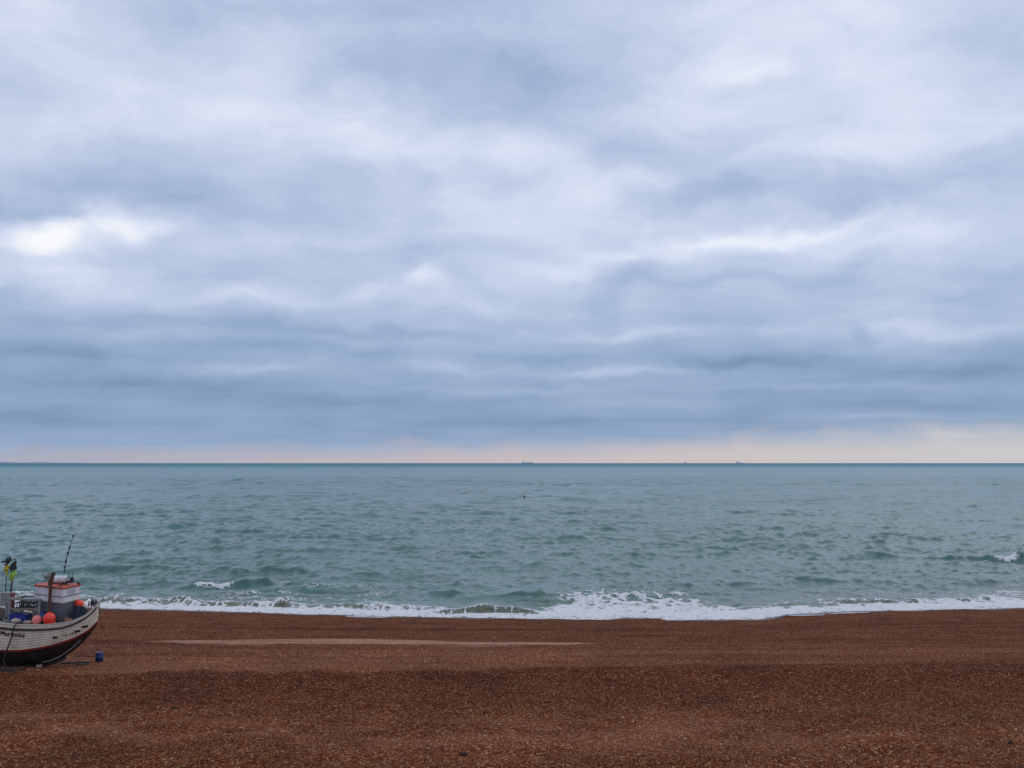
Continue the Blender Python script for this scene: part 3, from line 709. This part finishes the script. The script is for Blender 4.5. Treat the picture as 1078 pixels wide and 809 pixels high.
# wheelhouse
wx0, wx1, wy0, wy1 = .75, 2.05, -.62, .65
def wz(x, z): return z+.11*(wx1-x)/(wx1-wx0)
b = MB()
def prism(bm_, zlo, zhi, g=0.0):
    pts = [(wx0-g, wy0-g), (wx1+g, wy0-g), (wx1+g, wy1+g), (wx0-g, wy1+g)]
    bm_.add([(x, y, zlo if isinstance(zlo, float) and zlo < 2 else wz(x, zlo)) for x, y in pts]+[(x, y, wz(x, zhi)) for x, y in pts],
            [(0, 1, 2, 3), (4, 5, 6, 7), (0, 1, 5, 4), (1, 2, 6, 5), (2, 3, 7, 6), (3, 0, 4, 7)])
prism(b, 1.3, 2.88); wh = b.build('wheelhouse', MAT['cabin_low'], boat, bevel=.015)
b = MB(); prism(b, 2.88, 3.50, .012); b.build('wheelhouse_panel', MAT['cabin'], wh, bevel=.01)
b = MB(); prism(b, 2.875, 2.94, .03); b.build('ledge', paint('cream_ledge', (.55, .50, .42), .6), wh, bevel=.008)
b = MB(); prism(b, 3.13, 3.165, .020); b.build('painted_line', MAT['navy'], wh)
b = MB(); prism(b, 3.495, 3.585, .065); b.build('roof', MAT['roof'], wh, bevel=.03)
b = MB(); b.box((1.35, wy0-.018, 3.27), (.035, .012, .34)); b.build('corner_trim', MAT['cabin'], wh); b = MB(); b.box((wx1-.02, wy0-.018, 3.2), (.05, .014, .6)); b.build('corner_trim', MAT['cabin'], wh)
b = MB(); b.box((wx1+.02, 0, 3.33), (.02, .55, .22)); b.build('window', paint('dull_window', (.42, .44, .47), .15, (.4, .4, .4), .3, 5), wh)
for c_, d_ in (((1.9, wy0+.04, 3.66), (.06, .06, .14)), ((1.2, wy1-.02, 3.68), (.06, .06, .12)), ((2.08, .5, 3.62), (.08, .1, .12))): MB().box(c_, d_).build('roof_fitting', MAT['rust'], wh)
b = MB(); b.tube([(1.1, .1, 3.80), (1.16, .1, 3.81), (1.72, .1, 3.84), (1.78, .1, 3.845)], [.13, .17, .17, .13], 16); b.build('liferaft_canister', MAT['cabin'], wh, smooth=True)
for x in (1.25, 1.65): MB().box((x, .1, 3.66), (.05, .4, .10)).build('canister_cradle', MAT['black'], wh)
MB().tube([(1.06, .1, 3.78), (1.06, .1, 3.92), (1.0, .1, 3.95)], .03, 6).build('roof_vent', MAT['black'], wh)
b = MB(); b.box((1.9, .1, 3.72), (.26, .2, .08)).box((1.82, .1, 3.83), (.10, .15, .14)).box((1.98, .15, 3.84), (.09, .12, .16)).tube([(1.83, .1, 3.9), (1.83, .1, 4.14)], .012, 6).tube([(1.97, .15, 3.9), (1.99, .15, 4.12)], .012, 6); b.build('navigation_lights', MAT['black'], wh)
b = MB(); b.box((1.9, -.02, 3.84), (.10, .02, .10)); b.build('lamp_glass', paint('pale_lamp_glass', (.6, .7, .72), .2, (.5, .5, .5), .2, 5), wh)
b = MB(); b.tube([(1.5, .2, 3.60), (1.53, .2, 4.0), (1.62, .2, 4.7), (1.78, .2, 5.3), (1.93, .2, 5.76)], [.022, .02, .016, .013, .010], 8)
b.ball((1.93, .2, 5.76), .055, n=8, m=6).tube([(1.74, .2, 5.14), (1.79, .2, 5.32)], .035, 6).tube([(1.60, .2, 4.55), (1.63, .2, 4.72)], .035, 6).box((1.69, .2, 4.98), (.07, .05, .14), (0, .26, 0)).box((1.57, .2, 4.35), (.06, .05, .08)); b.build('aerial', MAT['black'], wh, smooth=True)
# mast with landing lamp, gantry, pole rack, hatch
b = MB(); b.tube([(1.52, -.80, 1.3), (1.56, -.80, 3.1), (1.58, -.80, 3.75)], [.062, .07, .07], 8).box((1.62, -.80, 3.97), (.13, .12, .58), (0, .26, 0)); b.build('mast', MAT['rust'], boat)
b = MB(); b.tube([(1.30, -.80, 4.07), (1.48, -.80, 4.09)], [.12, .14], 14).tube([(1.44, -.80, 3.98), (1.5, -.80, 3.62)], .035, 6); b.build('floodlight', MAT['grey'], boat, smooth=True)
b = MB()
for x, y in ((1.06, -.76), (-.38, -.76), (-.38, .12), (.62, .12)):
    b.box((x, y, 2.18), (.11, .09, 1.74))
b.box((.34, -.76, 3.04), (1.56, .09, .09)).box((.12, .12, 3.04), (1.1, .09, .09)).box((-.38, -.32, 3.04), (.09, .80, .08)).box((.64, -.32, 3.04), (.08, .80, .07)); b.build('gantry', MAT['grey'], boat, bevel=.012)
b = MB(); b.box((.14, -.32, 2.58), (1.12, .86, .05)).box((.34, -.785, 2.62), (1.40, .03, .09)); b.build('gantry_shelf', paint('stained_shelf', (.22, .19, .15), .7), boat)
for c_, d_ in (((.86, -.79, 2.28), (.24, .02, .54)), ((.50, -.79, 2.32), (.30, .02, .36))): MB().box(c_, d_).build('gantry_panel', paint('green_grey_panel', (.10, .12, .10), .7, (.16, .08, .06), .6, 4), boat)
b = MB(); b.box((-.76, -.42, 2.98), (.50, .26, .60)); b.box((-.76, -.40, 2.0), (.1, .1, 1.4)); b.build('pole_rack', MAT['grey'], boat, bevel=.015)
b = MB(); b.box((-.47, -.42, 2.92), (.05, .2, .7)); b.build('rack_strip', paint('dull_red_strip', (.22, .06, .05), .7), boat)
b = MB(); b.box((-.1, -.42, 1.76), (1.65, 1.2, .72)); b.build('hatch_casing', MAT['deck'], boat, bevel=.02)
b = MB(); b.tube([(2.95, .15, 2.3), (2.96, .15, 3.04)], .035, 8); b.build('stern_post', MAT['grey'], boat)
b = MB(); r2 = random.Random(4)
for i in range(9):
    a = Vector((2.85+r2.random()*.4, -.1+r2.random()*.4, 2.62+r2.random()*.2)); c_ = Vector((2.95+r2.random()*.42, -.15+r2.random()*.45, 2.6+r2.random()*.28)); mdl = (a+c_)/2+Vector((0, 0, .10+r2.random()*.1))
    b.tube([a, mdl, c_], .026, 6)
b.build('stern_fairlead', MAT['black'], boat, smooth=True)
b = MB(); b.ball((0, 0, 0), .15, (1, .6, 1), 14, 8).ball((0, -.05, 0), .06, n=8, m=6); o = b.build('hauler_wheel', MAT['rust'], boat, smooth=True); o.location = (2.23, -.62, 2.2)
b = MB(); b.tube([(1.22, wy0-.012, 2.75), (1.22, wy0-.02, 2.1)], .02, 6); b.build('cabin_pipe', MAT['rust'], wh)

# things lying in the boat
def heap(name, mat, c, d, label, cat, seed, group=None):
    r_ = random.Random(seed); b = MB(); n, mm = 28, 14
    for i in range(n+1):
        for j in range(mm+1):
            u, v = i/n*2-1, j/mm*2-1
            e_ = max(0, 1-abs(u)**3)*max(0, 1-abs(v)**3)
            k = float(fbm(np.array([u*3+seed]), np.array([v*2.4]), seed, 4)[0])
            b.v.append((c[0]+u*d[0]/2, c[1]+v*d[1]/2, c[2]+e_**.5*d[2]*(.45+.85*k)))
    for i in range(n):
        for j in range(mm):
            a = i*(mm+1)+j; b.f.append((a, a+1, a+mm+2, a+mm+1))
    rim = [0*(mm+1)+j for j in range(mm+1)]+[i*(mm+1)+mm for i in range(1, n+1)]+[n*(mm+1)+j for j in range(mm-1, -1, -1)]+[i*(mm+1) for i in range(n-1, 0, -1)]
    b.f.append(tuple(rim))
    for i in range(14):                                   # strands lying on the heap
        u0, v0 = r_.uniform(-.7, .7), r_.uniform(-.7, .7); pts = []
        a = r_.uniform(0, 6.28)
        for k_ in range(7):
            u0 = max(-.85, min(.85, u0+.10*math.cos(a))); v0 = max(-.85, min(.85, v0+.16*math.sin(a))); a += r_.uniform(-.7, .7)
            e_ = (1-abs(u0)**3)*(1-abs(v0)**3); kk = float(fbm(np.array([u0*3+seed]), np.array([v0*2.4]), seed, 4)[0])
            pts.append((c[0]+u0*d[0]/2, c[1]+v0*d[1]/2, c[2]+e_**.5*d[2]*(.45+.85*kk)+.012))
        b.tube(pts, .016, 5)
    o = b.build(name, mat, None, smooth=True); o.matrix_world = BM; tag(o, label, cat, group); return o
heap('fishing_net', MAT['net'], (-.9, -.70, 1.48), (1.7, .8, .72), 'dark grey heap of fishing net piled inside the boat by the pole rack', 'net', 3, 'net heaps in the boat')
heap('fishing_net', MAT['net'], (1.1, -.80, 1.56), (1.3, .34, .52), 'dark net heap under the orange buoys beside the wheelhouse', 'net', 5, 'net heaps in the boat')
heap('fishing_net', MAT['navynet'], (2.52, .05, 1.78), (.86, .95, .90), 'navy black net heap piled behind the wheelhouse at the stern', 'net', 8, 'net heaps in the boat')
def buoy(x, y, z, r, mat, label, tilt, cap):
    e_ = empty('mooring_buoy', on_boat(x, y, z-r), PHI); tag(e_, label, 'buoy', 'inflatable buoys in the boat')
    o = MB().ball((0, 0, r), r, (1, 1, 1.05), 24, 16).build('buoy_body', mat, e_, smooth=True)
    t_ = Euler(tilt).to_matrix() @ Vector((0, 0, 1))
    c0 = Vector((0, 0, r))
    MB().tube([c0+t_*r*.93, c0+t_*r*1.14, c0+t_*r*1.3], [r*.28, r*.2, r*.16], 10).build('buoy_eye', cap, e_, smooth=True)
buoy(1.72, -1.02, 2.28, .255, MAT['orange'], 'bright orange round buoy on the boat gunwale below the mast', (0, 2.3, .5), MAT['orange'])
buoy(1.16, -1.05, 2.20, .205, MAT['pinkb'], 'faded pinkish buoy on the gunwale between canvas and orange buoy', (0, -1.9, -.4), MAT['fender'])
buoy(2.20, .42, 2.68, .21, MAT['orange'], 'red orange buoy on the net heap behind the wheelhouse', (0, 1.6, 0), MAT['orange'])
e = empty('boat_fender', on_boat(2.42, .48, 2.60), PHI); tag(e, 'white sausage fender lying beside the red orange buoy at the stern', 'fender')
MB().tube([(-.17, 0, .02), (-.10, 0, .02), (.16, -.03, -.04), (.24, -.03, -.06)], [.06, .12, .12, .06], 14).build('fender_body', MAT['fender'], e, smooth=True)
MB().tube([(.24, -.03, -.06), (.33, -.03, -.08)], .03, 8).build('fender_eye', MAT['pinkb'], e)
# blue fish crate
e = empty('fish_crate', on_boat(.20, -.80, 2.125), PHI); tag(e, 'bright blue plastic fish crate on the grey hatch casing', 'crate')
b = MB()
b.box((0, 0, .02), (.78, .42, .04)).box((0, -.20, .16), (.80, .03, .26), (.10, 0, 0)).box((0, .20, .16), (.80, .03, .26), (-.10, 0, 0)).box((-.39, 0, .16), (.03, .40, .26)).box((.39, 0, .16), (.03, .40, .26))
b.build('crate_shell', MAT['blue'], e, bevel=.008)
MB().box((0, -.222, .285), (.86, .05, .03)).box((0, .222, .285), (.86, .05, .03)).box((-.42, 0, .285), (.05, .40, .03)).box((.42, 0, .285), (.05, .40, .03)).build('crate_rim', MAT['blue'], e, bevel=.006)
e = empty('fish_crate', on_boat(1.24, -.74, 2.16), PHI); tag(e, 'small light blue bin standing between gantry post and wheelhouse', 'bin')
MB().box((0, 0, .10), (.16, .2, .42)).build('bin_body', paint('sky_blue_plastic', (.03, .13, .30), .4), e, bevel=.015)
MB().box((0, 0, .325), (.19, .23, .03)).build('bin_rim', MAT['blue'], e)
# canvas bundle
def bundle(x, y, z, d, mat, label, seed):
    b = MB().ball((0, 0, d[2]*.5), 1, (d[0]/2, d[1]/2, d[2]/2), 22, 12, .09, (0, 0, 0), seed)
    o = b.build('canvas_bundle', mat, None, smooth=True); o.location = on_boat(x, y, z); o.rotation_euler = (0, 0, PHI); tag(o, label, 'canvas', 'bundles on the gunwale')
bundle(.22, -1.12, 2.06, (.44, .34, .21), MAT['canvas'], 'pale canvas bundle on the gunwale where the dark rope hangs over', 5)
bundle(.78, -1.12, 2.03, (.44, .26, .17), paint('tan_canvas', (.36, .25, .19), .8, (.16, .08, .06), .6, 6), 'low tan bundle on the gunwale left of the pink buoy', 7)
bundle(2.42, -.72, 2.10, (.40, .26, .16), MAT['brown'], 'brown rope bundle on the stern gunwale right of the wheelhouse corner', 9)
# hooped pots on the gantry shelf
def pot(x, y, z):
    e_ = empty('lobster_pot', on_boat(x, y, z), PHI)
    b = MB(); r_ = .165
    for yy in (-.28, -.09, .09, .28):
        b.tube([(r_*math.cos(a), yy, .02+1.55*r_*max(math.sin(a), 0)) for a in np.linspace(0, math.pi, 13)], .018, 6)
    for a in (0, math.pi*.3, math.pi*.5, math.pi*.7, math.pi): b.tube([(r_*math.cos(a), -.28, .02+1.55*r_*math.sin(a)), (r_*math.cos(a), .28, .02+1.55*r_*math.sin(a))], .016, 6)
    b.build('pot_frame', MAT['black'], e_)
    nb = MB()
    for i in range(9):
        a0 = math.pi*(i+.5)/9
        for k in range(5):
            y0 = -.28+.112*k
            nb.tube([(r_*.98*math.cos(a0), y0, .02+1.5*r_*math.sin(a0)), (r_*.98*math.cos(a0+.34*(1 if k % 2 else -1)), y0+.112, .02+1.5*r_*max(0, math.sin(a0+.34*(1 if k % 2 else -1))))], .007, 4)
    nb.build('pot_netting', MAT['net'], e_)
    MB().box((0, 0, .012), (.33, .58, .02)).build('pot_base', MAT['timber'], e_)
    return e_
pots = [pot(-.14, -.30, 2.61)]
for x in (.22, .56): 
    c = copy_tree(pots[0]); c.location = on_boat(x, -.30, 2.61); pots.append(c)
for p_, lb in zip(pots, ('black hooped lobster pot on the gantry shelf nearest the flag poles', 'middle black hooped lobster pot on the gantry shelf', 'black hooped lobster pot on the gantry shelf nearest the wheelhouse')):
    tag(p_, lb, 'lobster pot', 'lobster pots on the gantry shelf')
# marker poles with flags
def dan(x, y, zb, zt, xt, fmat, zfl, label, fs):
    e_ = empty('marker_flag_pole', on_boat(x, y, zb), PHI); tag(e_, label, 'flag pole', 'marker flag poles in the rack')
    h = zt-zb
    MB().tube([(0, 0, 0), (xt-x, 0, h)], .018, 8).build('pole', MAT['rope'], e_)
    b = MB(); r_ = random.Random(int(abs(x)*1000))
    for i in range(15):
        b.ball(((xt-x)+r_.gauss(0, .07)*fs, r_.gauss(0, .05), h-.10+r_.gauss(0, .085)*fs), r_.uniform(.035, .065)*fs, (1.2, .8, 1.0), 8, 6, .38, (r_.random()*3, r_.random()*3, 0), i)
    for i in range(5):                                   # loose corners of the cloth
        a_ = r_.uniform(0, 6.28); q_ = Vector(((xt-x), 0, h-.1)); e2 = q_+Vector((math.cos(a_)*.15*fs, .03, math.sin(a_)*.15*fs))
        b.tube([q_, e2], [.05, .012], 5)
    b.build('furled_flag', MAT['black_cloth'], e_, smooth=True)
    k = (zfl-zb)/h
    c0 = Vector(((xt-x)*k, 0, zfl-zb))
    b = MB()
    for i in range(6):
        b.ball(c0+Vector((r_.gauss(0, .035), r_.gauss(0, .03), r_.uniform(-.15, .15)*fs)), r_.uniform(.05, .085), (1.1, .8, 1.2), 9, 6, .25, (r_.random()*3, r_.random()*3, 0), i)
    b.tube([c0+Vector((0, 0, -.22*fs)), c0+Vector((.02, 0, .2*fs))], [.03, .07], 7)
    b.build('pole_float', fmat, e_, smooth=True)
dan(-.86, -.42, 2.72, 4.82, -.83, MAT['yellow'], 4.25, 'tallest marker pole with dark furled flag and yellow float', 1.05)
dan(-.66, -.36, 2.72, 4.48, -.62, MAT['lime'], 3.95, 'shorter middle marker pole with dark flag and dull lime float', .85)
dan(-.57, -.48, 2.72, 4.62, -.42, MAT['lime'], 4.02, 'leaning marker pole with dark flag and bright lime float', .9)

# ropes and gear round the boat
def gz(x, y): return float(beach_z(np.array([x]), np.array([y]))[0])
def rope_obj(pts, r, mat, label, name='rope'):
    P = []
    for i in range(len(pts)-1):
        a, c_ = Vector(pts[i]), Vector(pts[i+1])
        for k in range(5): P.append(a.lerp(c_, k/5))
    P.append(Vector(pts[-1]))
    o = MB().tube(P, r, 6).build(name, mat, None, smooth=True); tag(o, label, 'rope'); return o
w = on_boat
a1 = w(.42, -1.28, 2.10); a2 = w(.40, -1.49, 2.0); a3 = w(.30, -1.50, 1.5); a4 = w(.10, -1.47, 1.0); a5 = w(-.10, -1.42, .5)
g1 = Vector((-21.85, 42.0, 0)); g1.z = gz(g1.x, g1.y)+.03
g2 = Vector((-21.3, 41.75, 0)); g2.z = gz(g2.x, g2.y)+.03
rope_obj([a1, a2, a3, a4, a5, g1, g2], .030, MAT['rope'], 'dark rope hanging over the hull side down to the shingle')
s1 = w(3.40, -.02, 2.25); s3 = Vector((-18.1, 46.5, 0)); s3.z = gz(-18.1, 46.5)+.02; s2 = (s1+s3)/2-Vector((.32, 0, .42)); s4 = Vector((-17.3, 47.2, 0)); s4.z = gz(-17.3, 47.2)+.015
rope_obj([s1, (s1*2+s3)/3-Vector((.22, 0, .25)), s2, (s1+s3*2)/3-Vector((.25, 0, .3)), s3, s4], .016, MAT['redrope'], 'thin red rope sagging from the stern to the shingle by the blue drum')
def plank(x, y, L, wd, th, rz, mat, label, name='timber_sleeper', lift=0.0):
    b = MB().box((0, 0, th/2), (L, wd, th)).box((L*.32, 0, th+.006), (.05, wd*.9, .012)).box((-L*.35, 0, th+.006), (.05, wd*.9, .012))
    o = b.build(name, mat, None, bevel=.012); o.location = (x, y, gz(x, y)-.02+lift); o.rotation_euler = (0, 0, rz); tag(o, label, 'timber', 'timbers on the shingle by the boat'); return o
plank(-22.05, 42.15, 1.6, .22, .13, .10, MAT['timber'], 'dark tarred sleeper on the shingle below the hanging dark rope')
plank(-19.95, 44.3, 1.2, .24, .08, .22, MAT['timber'], 'flat dark timber under the raised stern beside the blue drum')
plank(-19.35, 43.7, .5, .14, .09, .7, MAT['timber'], 'short dark offcut of timber in front of the blue drum')
plank(-22.6, 41.75, .9, .28, .10, -.2, paint('mossy_timber', (.12, .15, .11), .85), 'greenish weathered timber at the left edge below the boat')
plank(-20.9, 42.9, .22, .2, .16, .3, MAT['stone'], 'small pale grey block on the shingle under the black hull', 'stone_block')
# blue drum on its side with a pole
dx_, dy_ = -19.05, 44.75
e = empty('plastic_drum', (dx_, dy_, gz(dx_, dy_)-.02), .15); tag(e, 'dark blue plastic drum standing on the shingle behind the stern', 'drum')
MB().tube([(0, 0, 0), (0, 0, .03), (0, 0, .18), (0, 0, .20), (0, 0, .22), (0, 0, .38), (0, 0, .41)], [.15, .17, .175, .185, .175, .17, .155], 20).build('drum_body', MAT['bluecask'], e, smooth=True)
MB().tube([(0, 0, .405), (0, 0, .435)], .135, 16).build('drum_lid', MAT['bluecask'], e)
MB().tube([(-.17, 0, .30), (-.23, 0, .33), (-.17, 0, .36)], .012, 6).build('drum_handle', MAT['black'], e)
b = MB().tube([(-.95, 0, .03), (.75, 0, .03)], .026, 6).tube([(.75, 0, .03), (.84, .02, .05), (.82, .07, .05)], .02, 6); o = b.build('boat_hook', MAT['timber'], None); o.location = (-20.1, 46.6, gz(-20.1, 46.6)+.01); o.rotation_euler = (0, .02, .06)
tag(o, 'thin dark boat hook lying on the shingle behind the blue drum', 'boat hook')
# dark scraps of weed on the foreground shingle
r3 = random.Random(9)
for (x, y, s_, lb) in [(-1.42, 28.6, .17, 'dark scrap of dried seaweed on the near shingle left of centre'), (15.3, 30.0, .14, 'dark seaweed scrap on the near shingle at the right edge'), (-12.2, 35.2, .13, 'small dark weed tuft on the shingle right of the boat')]:
    b = MB()
    for i in range(9):
        a = r3.uniform(0, 6.28); l = s_*r3.uniform(.5, 1.4)
        b.tube([(0, 0, .02), (math.cos(a)*l*.5, math.sin(a)*l*.5, .03+.05*r3.random()), (math.cos(a+.4)*l, math.sin(a+.4)*l, .01)], [.02, .018, .006], 5)
    o = b.build('seaweed', MAT['weed'], None); o.location = (x, y, gz(x, y)); tag(o, lb, 'seaweed', 'seaweed scraps on the shingle')
